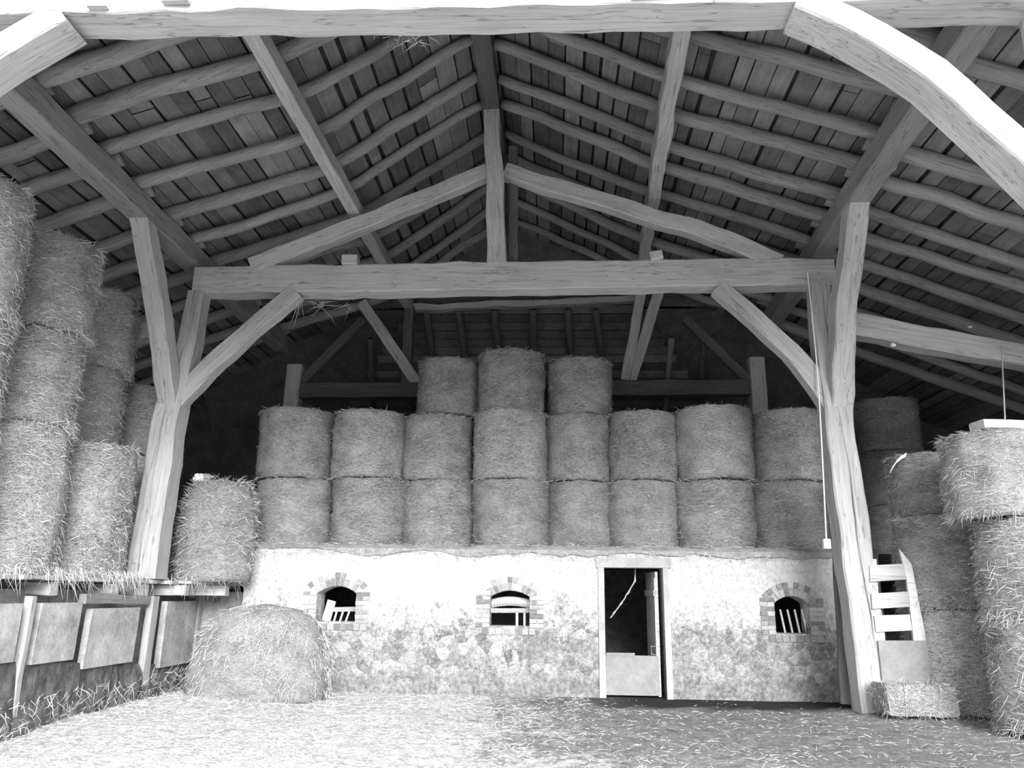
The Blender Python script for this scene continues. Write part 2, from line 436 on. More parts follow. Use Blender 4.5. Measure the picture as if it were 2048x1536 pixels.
tag(beam('ridge_brace', [V((-.72, YA+.1, 7.4)), V((-.9, YA+.6, 8.7)), V((-1.0, YA+1.2, 9.8))], .16, .18, W_DARK, up=(1, 0, 0)), 'dark slanting brace behind the king post rising to the ridge', 'brace')
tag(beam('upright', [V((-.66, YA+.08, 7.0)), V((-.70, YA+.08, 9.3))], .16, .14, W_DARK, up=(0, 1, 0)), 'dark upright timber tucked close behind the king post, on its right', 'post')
# posts
postL = beam('timber_post', [V((-6.34, YA-.04, 1.78)), V((-6.27, YA-.04, 4.5)), V((-6.1, YA-.04, 5.4)), V((-6.03, YA-.04, 6.52))], [.46, .42, .32, .28], [.46, .42, .34, .32], W_FRAME, up=(0, 1, 0), jit=.02, groove=-.1)
tag(postL, 'thick pale timber post on the left standing on the plank platform, forked at the top', 'post')
postR = beam('timber_post', [V((4.62, YA-.02, -.05)), V((4.5, YA-.02, 3.0)), V((4.45, YA-.02, 4.7)), V((4.36, YA-.02, 5.4)), V((4.38, YA-.02, 6.62))], [.46, .44, .42, .32, .30], [.46, .44, .42, .34, .32], W_FRAME, up=(0, 1, 0), jit=.02, groove=.15)
tag(postR, 'thick pale timber post on the right standing on the floor beside the stable wall', 'post')
tag(beam('side_board', [at(1692, 1408, Y=12.86), at(1676, 1108, Y=12.86)], .16, .06, W_DARK, up=(0, 1, 0), jit=.01), 'narrow grey board standing just behind the left edge of the right post', 'board')
# braces of the tie beam
tag(beam('knee_brace', [V((-6.24, YA-.06, 4.5)), V((-5.87, YA-.06, 4.98)), V((-5.1, YA-.06, 5.82)), V((-4.32, YA-.06, 6.52))], .26, [.30, .30, .28, .27], W_FRAME, jit=.015), 'straight knee brace from the left post up to the tie beam', 'brace')
tag(beam('knee_brace', [V((4.46, YA-.06, 4.4)), V((4.12, YA-.06, 5.08)), V((3.5, YA-.06, 5.8)), V((2.72, YA-.06, 6.56))], .26, [.32, .30, .28, .27], W_FRAME, jit=.02), 'slightly curved knee brace from the right post up to the tie beam', 'brace')
# braces of the plates, reaching forward
tag(beam('plate_brace', [V((-6.27, YA, 4.35)), V((-6.25, 11.8, 5.75)), V((-6.22, 10.74, 7.17))], [.30, .30, .28], [.30, .30, .28], W_FRAME, up=(1, 0, 0), jit=.02), 'long diagonal brace reaching forward from the left post to the left plate', 'brace')
tag(beam('plate_brace', [V((4.5, YA+.02, 4.3)), V((4.53, 12.05, 5.9)), V((4.57, 11.03, 7.54))], [.34, .33, .30], [.34, .33, .30], W_FRAME, up=(1, 0, 0), jit=.02), 'long diagonal brace reaching forward from the right post to the right plate', 'brace')
# aisle beams
tag(beam('aisle_beam', [V((-6.4, YA, 5.93)), V((-8.5, YA, 5.55)), V((-11, YA, 5.05))], .28, .30, W_FRAME, jit=.02), 'sloping beam over the left aisle behind the hay stacks and post', 'beam')
tag(beam('aisle_beam', [V((4.6, YA, 5.96)), V((6.2, YA, 5.62)), V((7.6, YA, 5.34)), V((10.6, YA, 4.72))], .30, [.40, .38, .36, .36], W_FRAME, jit=.025), 'thick pale sloping beam over the right aisle, running out from the right post', 'beam')
# blocks lying on the tie beam
b = beam('timber_block', [V((-3.55, YA-.16, 7.05)), V((-3.29, YA-.16, 7.05))], .2, .17, W_FRAME); tag(b, 'small squared block on the tie beam left of the king post', 'block')
b = beam('timber_block', [V((1.62, YA-.12, 7.08)), V((1.82, YA-.12, 7.12))], .2, .17, W_FRAME, cham=.3); tag(b, 'small rounded block on the tie beam right of the king post', 'block')

# ---------------- front frame
tieB = beam('tie_beam', [V((-6.2, YB, 6.83)), V((-3, YB, 6.80)), V((1, YB, 6.75)), V((4.5, YB, 6.74))], .37, .42, W_FRAME, jit=.02, cham=.06)
tag(tieB, 'pale tie beam crossing the whole top of the view in front', 'beam')
tag(beam('knee_brace', [V((2.12, YB, 6.60)), V((2.56, YB, 6.36)), V((2.93, YB, 6.08)), V((3.22, YB, 5.82)), V((3.50, YB, 5.44)), V((3.83, YB, 5.05)), V((4.25, YB, 4.5))], .36, [.24, .24, .25, .25, .25, .26, .28], W_FRAME, up=(0, 0, 1), jit=.012, cham=.10), 'big bright crooked knee brace at the top right, bent in the middle', 'brace')
tag(beam('knee_brace', [V((-4.42, YB, 6.64)), V((-4.75, YB, 6.44)), V((-5.2, YB, 6.08)), V((-6.1, YB, 5.2))], .36, [.24, .24, .25, .26], W_FRAME, up=(0, 0, 1), jit=.012), 'bright knee brace in the top left corner under the front tie beam', 'brace')
tag(beam('timber_post', [V((4.42, YB, -.05)), V((4.36, YB, 4.2)), V((4.28, YB, 5.2)), V((4.26, YB, 6.56))], [.44, .42, .34, .32], [.44, .42, .34, .34], W_FRAME, up=(0, 1, 0), jit=.02), 'bright post of the front frame at the upper right edge', 'post')
tag(beam('timber_post', [V((-6.36, YB, -.05)), V((-6.28, YB, 4.4)), V((-6.15, YB, 6.62))], [.44, .42, .34], [.44, .42, .34], W_FRAME, up=(0, 1, 0), jit=.02), 'post of the front frame standing left, just outside the view', 'post')
for i, (xa, xb, zz) in enumerate(((-4.14, -3.96, 6.63), (-3.46, -3.22, 6.66), (.68, 1.2, 6.60))):
    b = beam('cleat', [V((xa, YB-.215, zz+.12)), V((xb, YB-.215, zz+.12))], .06, .26, W_FRAME, up=(0, 0, 1), jit=.005)
    tag(b, ('small cleat nailed to the front tie beam near the left brace', 'cleat on the front tie beam, second from the left brace', 'wide cleat on the front tie beam right of the king post')[i], 'cleat')

# ---------------- third frame and hipped end, deep in the dark
YC = 17.3
for s_, x in (('left', -5.85), ('right', 4.5)):
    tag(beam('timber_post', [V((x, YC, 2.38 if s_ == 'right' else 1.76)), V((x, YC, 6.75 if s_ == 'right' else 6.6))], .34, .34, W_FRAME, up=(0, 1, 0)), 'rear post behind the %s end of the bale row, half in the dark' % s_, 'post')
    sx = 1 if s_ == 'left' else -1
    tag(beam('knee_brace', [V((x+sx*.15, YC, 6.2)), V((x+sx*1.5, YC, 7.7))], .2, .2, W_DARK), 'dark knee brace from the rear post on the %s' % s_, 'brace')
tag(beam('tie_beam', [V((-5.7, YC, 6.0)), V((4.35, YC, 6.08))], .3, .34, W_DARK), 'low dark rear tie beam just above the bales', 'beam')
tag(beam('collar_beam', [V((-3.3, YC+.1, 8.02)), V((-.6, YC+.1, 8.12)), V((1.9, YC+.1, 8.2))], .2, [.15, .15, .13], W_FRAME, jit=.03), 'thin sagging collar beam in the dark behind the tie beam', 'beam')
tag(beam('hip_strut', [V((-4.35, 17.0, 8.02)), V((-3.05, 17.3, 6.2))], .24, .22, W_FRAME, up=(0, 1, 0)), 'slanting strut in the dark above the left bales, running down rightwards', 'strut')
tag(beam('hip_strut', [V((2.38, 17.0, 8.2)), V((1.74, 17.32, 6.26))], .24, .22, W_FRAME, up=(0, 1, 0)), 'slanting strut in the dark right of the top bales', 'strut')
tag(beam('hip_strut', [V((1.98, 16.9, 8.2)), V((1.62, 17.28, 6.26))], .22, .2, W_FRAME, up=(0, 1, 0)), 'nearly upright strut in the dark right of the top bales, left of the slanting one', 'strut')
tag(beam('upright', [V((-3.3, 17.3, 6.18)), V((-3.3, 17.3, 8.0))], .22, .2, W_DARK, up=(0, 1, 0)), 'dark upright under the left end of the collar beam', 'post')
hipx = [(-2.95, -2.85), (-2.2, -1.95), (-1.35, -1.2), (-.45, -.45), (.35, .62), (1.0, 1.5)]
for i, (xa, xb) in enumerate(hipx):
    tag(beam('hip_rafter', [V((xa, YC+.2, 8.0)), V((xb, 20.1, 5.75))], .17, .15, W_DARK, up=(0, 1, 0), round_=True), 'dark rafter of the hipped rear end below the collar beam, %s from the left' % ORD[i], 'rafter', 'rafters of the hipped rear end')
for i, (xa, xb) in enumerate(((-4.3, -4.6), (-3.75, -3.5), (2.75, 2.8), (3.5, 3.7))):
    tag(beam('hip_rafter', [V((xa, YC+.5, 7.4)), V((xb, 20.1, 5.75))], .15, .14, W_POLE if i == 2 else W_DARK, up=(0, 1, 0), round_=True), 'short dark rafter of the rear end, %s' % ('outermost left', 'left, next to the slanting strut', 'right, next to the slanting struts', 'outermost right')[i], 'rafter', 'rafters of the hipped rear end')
m = MB()
for k in range(17):
    f0, f1 = k/17, (k+.93)/17
    za, zb = 8.15-2.5*f0, 8.15-2.5*f1; ya, yb = YC+.2+3*f0, YC+.2+3*f1
    t = random.random()
    xa, xb = -3.4-2.6*f0, 2.0+2.8*f0; d = random.uniform(0, .03)
    m.quad((xa, ya+.1+d, za), (xb, ya+.1+d, za), (xb, yb+.1+d, zb), (xa, yb+.1+d, zb), None, t)
    m.quad((xa, yb+.1+d, zb), (xb, yb+.1+d, zb), (xb, yb+.12+d, zb+.03), (xa, yb+.12+d, zb+.03), None, t)
m.quad((-6.2, YC+.4, 8.15), (4.6, YC+.4, 8.15), (4.6, YC+.4, 10.4), (-6.2, YC+.4, 10.4), None, .2)
m.quad((-9, YC+.7, 8.2), (8, YC+.7, 8.2), (8, 20.8, 5.3), (-9, 20.8, 5.3), None, .1)
tag(m.build('ceiling', M_BOARD), kind='structure')

# ------------------------------------------------------------------ outer walls
def wall_box(name, x0, x1, y0, y1, z0, z1, mat):
    m = MB(); m.box(x0, x1, y0, y1, z0, z1); return tag(m.build(name, mat), kind='structure')
wall_box('wall_left', -11.4, -11.1, 5.2, 20.9, -.1, 6.0, M_STONE)
wall_box('wall_right', 10.7, 11.0, 5.2, 20.9, -.1, 5.7, M_STONE)
m = MB()
bx_ = [-11.4, -6.22, -3.5, -1.05, 1.75, 4.55, 11.0]
pf = [(x, zr(max(-11.2, min(10.8, x)), 20)+.3) for x in bx_]
m.rings([[V((x, yy_, z)) for x, z in [(11.0, -.1)]+pf[::-1]+[(-11.4, -.1)]] for yy_ in (20.4, 20.7)], 0)
tag(m.build('wall_back', M_BOARD), kind='structure')

# unseen gable boarding, added above the front tie beam to block high light
m = MB(); x = -11.0
while x < 10.6:
    wd_ = random.uniform(.18, .26); xa, xb = x, min(x+wd_-.006, 10.7)
    za = 6.93 if -6.2 < x < 4.4 else None
    ta, tb = zr(xa, YB)+.22, zr(xb, YB)+.22
    z0_ = 6.93
    if min(ta, tb) > z0_+.05:
        yj = random.uniform(0, .012)
        m.rings([[V((xa, y_, z0_)), V((xb, y_, z0_)), V((xb, y_, tb)), V((xa, y_, ta))] for y_ in (YB-.10+yj, YB-.07+yj)], random.random())
    x += wd_
tag(m.build('added_gable_screen', M_BOARD), kind='structure')

# ------------------------------------------------------------------ ground
m = MB()
gx = [-40, -25, -16] + [-11+i*.16 for i in range(int(22/.16)+1)] + [16, 25, 40]
gy = [-40, -25, -14, -8, -4, -1, 2, 4, 5] + [5.6+i*.16 for i in range(int(14.6/.16)+1)] + [21]
def gz(x, y):
    if not (-11 <= x <= 11 and 5.6 <= y <= 20.5): return -.02
    f = min(1, (y-5.6)/1.5)
    z = .05*noise.noise((x*.8, y*.8, 0))+.03*noise.noise((x*2.7, y*2.7, 4))+.018*noise.noise((x*7, y*7, 2))
    z += .10*math.exp(-((x-5.0)**2/.8+(y-12.2)**2/.5))           # trodden hump under the small bale
    z += .10*math.exp(-((x+5.2)**2/1.2+(y-12.2)**2/4))
    if y > 13.6: f *= max(0, 1-(y-13.6)/.4)
    return z*f
base = len(m.v)
for y in gy:
    for x in gx: m.v.append((x, y, gz(x, y)))
nx = len(gx)
for j in range(len(gy)-1):
    for i in range(nx-1):
        a = j*nx+i; m.face((a, a+1, a+nx+1, a+nx))
tag(m.build('floor', M_GROUND, smooth=True), kind='structure')

# ------------------------------------------------------------------ stable wall
YW, TW, ZW = 14.0, .5, 2.36
XL, XR = -5.32, 5.45
WIN = [(-4.03, -3.35, 1.13, 1.60, 1.72), (-1.06, -.385, 1.10, 1.58, 1.68), (3.68, 4.25, 1.05, 1.53, 1.65)]
DOOR = (.865, 1.86, -.05, 2.08)
def wall_front():
    m = MB(); nx_, nz_ = 150, 36
    P = {}
    for j in range(nz_+1):
        for i in range(nx_+1):
            x = XL+(XR-XL)*i/nx_; z = -.1+(ZW+.1)*j/nz_
            if j == nz_: z += .03*noise.noise((x*3, 0, 0))
            y = YW+.03*noise.noise((x*1.3, z*1.3, 0))+.02*noise.noise((x*5.5, z*5.5, 3))+.008*noise.noise((x*14, z*14, 6))
            for (a, b, z0, zs, zc) in WIN+[DOOR+(0,)]:
                if a-.35 < x < b+.35 and z0-.3 < z < (zc or zs)+.4: y = YW+(y-YW)*.25
            P[i, j] = len(m.v); m.v.append((x, y, z))
    for j in range(nz_):
        for i in range(nx_): m.face((P[i, j], P[i+1, j], P[i+1, j+1], P[i, j+1]))
    Q = {}
    per = [(i, 0) for i in range(nx_)]+[(nx_, j) for j in range(nz_)]+[(i, nz_) for i in range(nx_, 0, -1)]+[(0, j) for j in range(nz_, 0, -1)]
    for k in per:
        v = m.v[P[k]]; Q[k] = len(m.v); m.v.append((v[0], YW+TW, v[2]))
    for k, k2 in zip(per, per[1:]+per[:1]): m.face((P[k], Q[k], Q[k2], P[k2]))
    m.face([Q[k] for k in per][::-1])
    return m.build('wall_front', M_LIME)
wf = wall_front(); tag(wf, kind='structure')
cut = MB()
def arch_pts(a, b, z0, zs, zc, n=10):
    pts = [(a, z0), (b, z0)]
    for i in range(n+1):
        f = i/n; x = b+(a-b)*f; pts.append((x, zs+(zc-zs)*(1-(2*f-1)**2)))
    return pts
def prism(mb, pts, y0, y1):
    mb.rings([[V((x, y0, z)) for x, z in pts], [V((x, y1, z)) for x, z in pts]])
for w in WIN: prism(cut, arch_pts(*w), 13.6, 15)
prism(cut, [(DOOR[0], DOOR[2]-.1), (DOOR[1], DOOR[2]-.1), (DOOR[1], DOOR[3]), (DOOR[0], DOOR[3])], 13.6, 15)
co = cut.build('cutter', M_STONE)
bm_ = bmesh.new(); bm_.from_mesh(co.data); bmesh.ops.recalc_face_normals(bm_, faces=bm_.faces); bm_.to_mesh(co.data); bm_.free()
bm_ = bmesh.new(); bm_.from_mesh(wf.data); bmesh.ops.recalc_face_normals(bm_, faces=bm_.faces); bm_.to_mesh(wf.data); bm_.free()
md = wf.modifiers.new('openings', 'BOOLEAN'); md.operation = 'DIFFERENCE'; md.solver = 'EXACT'; md.object = co
dg = bpy.context.evaluated_depsgraph_get()
me2 = bpy.data.meshes.new_from_object(wf.evaluated_get(dg))
wf.modifiers.clear(); wf.data = me2
bpy.data.objects.remove(co)

# stable room behind it, loft floor above it
wall_box('wall_left', XL, XL+.25, YW+TW, 19.2, -.1, 2.2, M_STONE)
wall_box('wall_right', XR-.25, XR, YW+TW, 19.2, -.1, 2.2, M_STONE)
wall_box('wall_back', XL, XR, 19.2, 19.4, -.1, 2.2, M_STONE)
wall_box('loft_floor', XL, 10.6, YW+TW-.02, 20.5, 2.2, 2.38, W_DARK)

# brick surrounds and window fittings
def window(n, w):
    a, b, z0, zs, zc = w
    root = tag(empty('window_%d' % n, ((a+b)/2, YW, z0)), kind='structure')
    inv = V(root.location)
    m = MB(); bh = .075; k = 0; z = z0-.02
    def bx(x0, x1, za, zb, t):
        m.box(x0-inv.x, x1-inv.x, -.018+random.uniform(-.006, .006), .13, za-inv.z, zb-inv.z, t, .004)
    while z < zs+.03:
        for s in (-1, 1):
            L = .23 if (k+(s > 0)) % 2 else .12
            x_in = a if s < 0 else b
            if L > .2 or random.random() < .0:
                bx(*sorted((x_in, x_in+s*L)), z, z+bh-.012, random.random())
            else:
                bx(*sorted((x_in, x_in+s*.115)), z, z+bh-.012, random.random())
                bx(*sorted((x_in+s*.127, x_in+s*.235)), z, z+bh-.012, random.random())
        z += bh; k += 1
    # sill course
    x = a-.12
    while x < b+.1: bx(x, x+.10, z0-.135, z0-.03, random.random()*.6); x += .112
    # arch of bricks on edge
    xm, hw, rise = (a+b)/2, (b-a)/2, zc-zs
    R = (hw*hw+rise*rise)/(2*rise); zcen = zc-R; th0 = math.asin(min(1, hw/R)); nb = 11
    for i in range(nb):
        t0 = -th0*1.12+2*th0*1.12*(i+.08)/nb; t1 = -th0*1.12+2*th0*1.12*(i+.92)/nb
        for (r0, r1) in ((R+.006, R+.118), (R+.128, R+.225)):
            P = []
            for t, r in ((t0, r0), (t1, r0), (t1, r1), (t0, r1)):
                P.append((xm+sin(t)*r-inv.x, zcen+cos(t)*r-inv.z))
            yj = -.016+random.uniform(-.006, .006); tt = random.random()
            m.rings([[V((x_, yj, z_)) for x_, z_ in P], [V((x_, .12, z_)) for x_, z_ in P]], tt)
    m.build('brick_surround', M_BRICK, root)
    return root
wins = [window(i+1, w) for i, w in enumerate(WIN)]
def bar(root, name, p, q, r, mat, flat=None):
    m = MB(); o = V(root.location)
    p, q = V(p)-o, V(q)-o
    if flat:
        d = (q-p).normalized(); s = V((0, 1, 0)).cross(d).normalized()*flat/2; n = V((0, r, 0))
        m.rings([[p-s-n, p+s-n, p+s+n, p-s+n], [q-s-n, q+s-n, q+s+n, q-s+n]])
    else: m.tube([p, (p+q)/2+V((0, 0, .002)), q], r, 8)
    return m.build(name, mat, root)
YI = 14.28
# left window: a rail with three leaning bars and a short board
w = wins[0]
bar(w, 'rail', at(664, 1219, Y=YI), at(712, 1218, Y=YI), .02, W_FRAME, .075)
for k in range(3): bar(w, 'bar', at(667+k*11.8, 1246, Y=YI), at(674+k*12.5, 1222, Y=YI), .012, W_PALE, .03)
bar(w, 'board', at(652, 1242, Y=YI+.06), at(664, 1201, Y=YI+.06), .012, W_PALE, .15)
# middle window: rail, two bars, curved sheet
w = wins[1]
bar(w, 'rail', at(978, 1221, Y=YI), at(1062, 1221, Y=YI), .02, W_FRAME, .075)
bar(w, 'bar', at(1034, 1255, Y=YI), at(1034, 1224, Y=YI), .012, W_PALE, .04)
bar(w, 'bar', at(1049, 1257, Y=YI), at(1049, 1224, Y=YI), .012, W_PALE, .035)
# right window: four leaning bars
w = wins[2]
for k in range(4): bar(w, 'bar', at(1571+k*14.5, 1268, Y=YI), at(1560+k*14.4, 1219, Y=YI), .012, W_PALE, .03)
# curved bright sheet behind the middle window
m = MB(); n = 14
pc = at(1021, 1203, Y=14.22); hw = .335
for i in range(n):
    for k in range(6):
        def P(ii, kk):
            u = -1+2*ii/n; f = kk/6
            return V((pc.x+u*hw, pc.y+.07*(2*f-.8)**2+.03*u*u, pc.z+.085-.16*f-.05*u*u))
        m.quad(P(i, k), P(i, k+1), P(i+1, k+1), P(i+1, k))
o = m.build('metal_sheet', M_STEEL, smooth=True); sm = o.modifiers.new('s', 'SOLIDIFY'); sm.thickness = .01
tag(o, 'shiny white curved metal sheet across the middle stable window', 'metal sheet')

# door: frame, leaf folded open, barrier board
dr = tag(empty('door_1', ((DOOR[0]+DOOR[1])/2, YW, 0)), kind='structure')
m = MB(); cx = dr.location.x
M_FRAME = simple_mat('whitewashed_frame', .38, .58, 3)
m.box(DOOR[0]-.10-cx, DOOR[0]+.004-cx, -.03, .3, -.04, 2.08, .5, .006)
m.box(DOOR[1]-.004-cx, DOOR[1]+.10-cx, -.03, .3, -.04, 2.08, .5, .006)
m.box(DOOR[0]-.13-cx, DOOR[1]+.14-cx, -.045, .3, 2.08, 2.24, .5, .008)
m.build('frame', M_FRAME, dr)
m = MB()
for k in range(4): m.box(0, .045, k*.22, k*.22+.21, 0, 2.0, random.random(), .003)
leaf = m.build('door_leaf', W_FRAME, dr); leaf.location = (DOOR[1]-.12-cx, .10, .02); leaf.rotation_euler = (0, 0, radians(4))
m = MB(); m.box(-.035, 0, .0, .85, .12, .22); m.box(-.035, 0, .0, .85, 1.6, 1.7); m.box(-.02, .0, .0, .06, .1, 1.9)
m.build('ledge', W_FRAME, leaf)
m = MB(); m.tube([(-.02, .06, .78), (-.09, .06, .79), (-.09, .06, .66), (-.02, .06, .65)], .009, 6); m.build('handle', M_STONE, leaf)
m = MB(); m.box(DOOR[0]+.012, DOOR[1]-.10, 14.10, 14.135, .04, .66, .5, .006)
m.box(DOOR[0]+.03, DOOR[0]+.5, 14.095, 14.13, .655, .70, .5, .004)
o = m.build('barrier_board', M_BARRIER); tag(o, 'pale grey barrier board closing the lower part of the stable doorway', 'board')
m = MB()
A, B = at(1270, 1162, Y=14.3), at(1221, 1235, Y=14.45)
pts = [A.lerp(B, i/14)+V((.012*noise.noise((i*.9, 0, 0)), 0, -.03*sin(pi*i/14)+.012*noise.noise((i*.9, 5, 0)))) for i in range(15)]
m.tube([A+V((.01, 0, .22)), A+V((.005, 0, .1))]+pts, [.009]*2+[.011+.008*(i % 4 == 0) for i in range(15)], 7)
tag(m.build('cord', M_CORD), 'knotted pale cord hanging across the dark stable doorway', 'cord')

# ------------------------------------------------------------------ straw
def blades(m, n, place, L=(.06, .2), wd=.0026, mi=1, tint=(0, 1), seg=1):
    """place(i) -> (point, direction); thin bent stalks"""
    for _ in range(n):
        p, d = place()
        l = random.uniform(*L); d = d.normalized()
        s = d.cross(V((random.uniform(-1, 1), random.uniform(-1, 1), random.uniform(-1, 1))))
        if s.length < .05: continue
        s = s.normalized()*wd*random.uniform(.6, 1.3)
        t = random.uniform(*tint)
        q = p+d*l*.5; bend = V((random.uniform(-.15, .15), random.uniform(-.15, .15), random.uniform(-.28, .05)))*l
        e = p+d*l+bend
        m.quad(p-s, p+s, q+s, q-s, None, t, mi)
        m.tri(q-s, q+s, e, None, t, mi)

def bale_mesh(name, r, h, seed, nb, fringe=0, rough=.022, wild=.3, L=(.06, .2)):
    random.seed(seed); sd = seed*7.13
    m = MB(); S = 44
    prof = [(0, .0), (.0, .55), (.003, .90), (.014, .965), (.04, .995), (.10, 1.005)]
    body = [.18, .27, .36, .45, .54, .63, .72, .81]
    full = prof + [(z, 1.0+.012*sin(pi*z)) for z in body] + [(1-z, q) for z, q in prof[::-1]]
    rings = []
    for (z, q) in full:
        ring = []
        for k in range(S):
            a = 2*pi*k/S
            d = 1+(rough*1.6*noise.noise((cos(a)*2+sd, sin(a)*2, z*h*2.2))+rough*noise.noise((cos(a)*6+sd, sin(a)*6, z*h*7)))/r*.68*min(1, q*1.2)
            zz = z*h
            if z < .03 or z > .97: zz += .03*noise.noise((cos(a)*q*3+sd, sin(a)*q*3, 8+z*5))
            ring.append((cos(a)*r*q*d, sin(a)*r*q*d, zz))
        rings.append(ring)
    acc = [0]
    for (z0, q0), (z1, q1) in zip(full, full[1:]): acc.append(acc[-1]+hypot((z1-z0)*h, (q1-q0)*r))
    m.rings(rings, .5, False, 0, lambda i, j: (2*pi*j/S*r, acc[i]))
    def side():
        a = random.uniform(0, 2*pi); z = random.uniform(0.02, .98)*h
        rad = V((cos(a), sin(a), 0)); tan_ = V((-sin(a), cos(a), 0))*random.choice((-1, 1))
        p = rad*r*(1.0+rough*.5)+V((0, 0, z))
        return p-rad*.012, tan_+rad*random.uniform(0, wild)+V((0, 0, random.uniform(-.5, .5)))
    blades(m, nb, side, L)
    def rim():
        a = random.uniform(0, 2*pi); top = random.random() < .45
        rad = V((cos(a), sin(a), 0)); tan_ = V((-sin(a), cos(a), 0))
        p = rad*r*random.uniform(.9, 1.0)+V((0, 0, h*.985 if top else h*.015))
        return p, rad*random.uniform(.2, 1)+tan_*random.uniform(-1, 1)+V((0, 0, random.uniform(-.6, .5)))
    blades(m, nb//4, rim, (.05, .16))
    if fringe:
        def fr():
            a = random.uniform(0, 2*pi); rad = V((cos(a), sin(a), 0)); tan_ = V((-sin(a), cos(a), 0))
            z = random.choice((random.uniform(0, .12), random.uniform(0, .8)))*h
            return rad*r*1.0+V((0, 0, z)), rad*random.uniform(.15, .7)+tan_*random.uniform(-.5, .5)+V((0, 0, random.uniform(-1.4, -.2)))
        blades(m, fringe, fr, (.07, .22), .0026, 1, (0, .75))
    o = m.build(name, [M_BALE, M_BLADE]); me = o.data
    f = np.array([i == 0 for i in m.mi]); me.polygons.foreach_set('use_smooth', f)
    bpy.data.objects.remove(o); random.seed(seed+99)
    return me
BM = [bale_mesh('round_bale', .69, 1.3, 11+i, 1700, 0, .042, .35, (.05, .17)) for i in range(4)]          # tidy ones on the loft
BH = [bale_mesh('round_bale', .66, 1.3, 31+i, 3200, 700, .052, .6, (.04, .17)) for i in range(4)]  # shaggy ones at the sides
random.seed(5)
def bale(mesh, x, y, z, r, h, label, group, r0, h0=1.3, tilt=0):
    o = bpy.data.objects.new('round_bale', mesh); COL.objects.link(o)
    o.location = (x, y, z); o.scale = (r/r0, r/r0, h/h0)
    o.rotation_euler = (random.uniform(-.012, .012)+tilt, random.uniform(-.012, .012), random.uniform(0, 6.28))
    return tag(o, label, 'hay bale', group)
# centre: eight columns, two full tiers and three on top
cols = [(592, 15.04, .69), (739, 15.02, .69), (877, 15.20, .665), (1020, 15.00, .70), (1158, 15.22, .62), (1284, 15.10, .655), (1426, 14.98, .715), (1577, 15.10, .69)]
ZT = [2.39, 3.66, 4.95]
for i, (px, y, r) in enumerate(cols):
    for t in (0, 1):
        p = at(px, 1000 if t == 0 else 880, Y=y)
        x = p.x+random.uniform(-.02, .02)
        hgt = 1.26 if t == 0 else (1.30+[.03, -.02, -.06, 0, -.03, .0, .05, .03][i])
        bale(BM[(i*2+t) % 4], x, y+random.uniform(-.02, .03), ZT[t], r-.01*t, hgt,
             'round bale in the %s tier above the stable, %s column from the left' % (('bottom', 'upper')[t], ORD[i]), 'round bales stacked above the stable', .69)
for i, (px, top) in enumerate(((897, 712), (1022, 692), (1160, 705))):
    y = (15.35, 15.2, 15.4)[i]
    p = at(px, 770, Y=y); r = (.60, .64, .62)[i]
    bale(BM[(i+2) % 4], p.x, y, ZT[2]+(.0, .02, .0)[i], r, (1.13, 1.22, 1.13)[i], 'dim round bale on top of the stack above the stable, %s of the top three' % ('left', 'middle', 'right')[i], 'three round bales on the very top', .69)
# dark stack in the right aisle beyond the post
for i in range(3):
    bale(BM[i], 7.42+.03*i, 18.0, 2.39+i*1.18, .68, 1.17, 'shadowed bale in the dark behind the right post, %s from the bottom of its stack' % ORD[i], 'shadowed bales behind the right post', .69)
# left stacks on the platform
ZP = 1.76
def stack(x, y, zs, r, names, tw=0):
    for i, (a, b_) in enumerate(zip(zs, zs[1:])):
        bale(BH[random.randrange(4)], x+random.uniform(-.03, .03), y+random.uniform(-.03, .03), a, r, b_-a-.004, names[i], 'shaggy bales stacked on the left platform', .66)
stack(-7.2, 8.72, [ZP, 3.35, 4.72, 6.42], .64, ['shaggy bale at the left edge of the view, bottom of the nearest stack', 'shaggy bale at the left edge of the view, middle of the nearest stack', 'shaggy bale at the upper left edge, top of the nearest stack'])
stack(-7.18, 10.25, [ZP, 3.72, 5.0, 6.36], .64, ['tall shaggy bale at the bottom of the second left stack', 'bright shaggy bale in the middle of the second left stack', 'shaggy bale at the top of the second left stack, close under the rafters'])
stack(-6.92, 11.62, [ZP, 3.70], .62, ['bright shaggy bale on the platform just left of the left post'])
stack(-7.46, 12.02, [3.72, 4.98, 6.28], .60, ['grey shaggy bale directly above the bright bale left of the post', 'top grey shaggy bale left of the long left brace'])
stack(-7.12, 13.42, [ZP, 3.80, 5.0], .58, ['shadowed shaggy bale low behind the left post', 'shadowed shaggy bale high behind the left post'])

# right stacks on the floor
stackR = [(5.9, 12.72, .05, 1.48, .66, 'bale on the floor behind the slatted gate, bottom of its stack'), (5.9, 12.72, 1.48, 2.84, .66, 'bale right of the slatted gate, second in its stack'),
          (5.94, 12.85, 2.84, 3.80, .62, 'slumped bale on top of the stack behind the slatted gate'),
          (6.32, 11.0, .05, 1.38, .70, 'near bale on the floor at the lower right edge'), (6.30, 11.0, 1.38, 2.66, .69, 'bale at the right edge, second from the floor'),
          (6.02, 11.05, 2.66, 3.78, .68, 'bale at the right edge under the loose plank'),
          (7.6, 12.0, .05, 1.4, .68, 'bale on the floor behind the right edge stack'), (7.6, 12.0, 1.4, 2.75, .68, 'bale behind the right edge stack, second from the floor')]
for i, (x, y, a, b_, r, lab) in enumerate(stackR):
    bale(BH[i % 4], x, y, a, r, b_-a-.004, lab, 'round bales stacked on the right', .66)

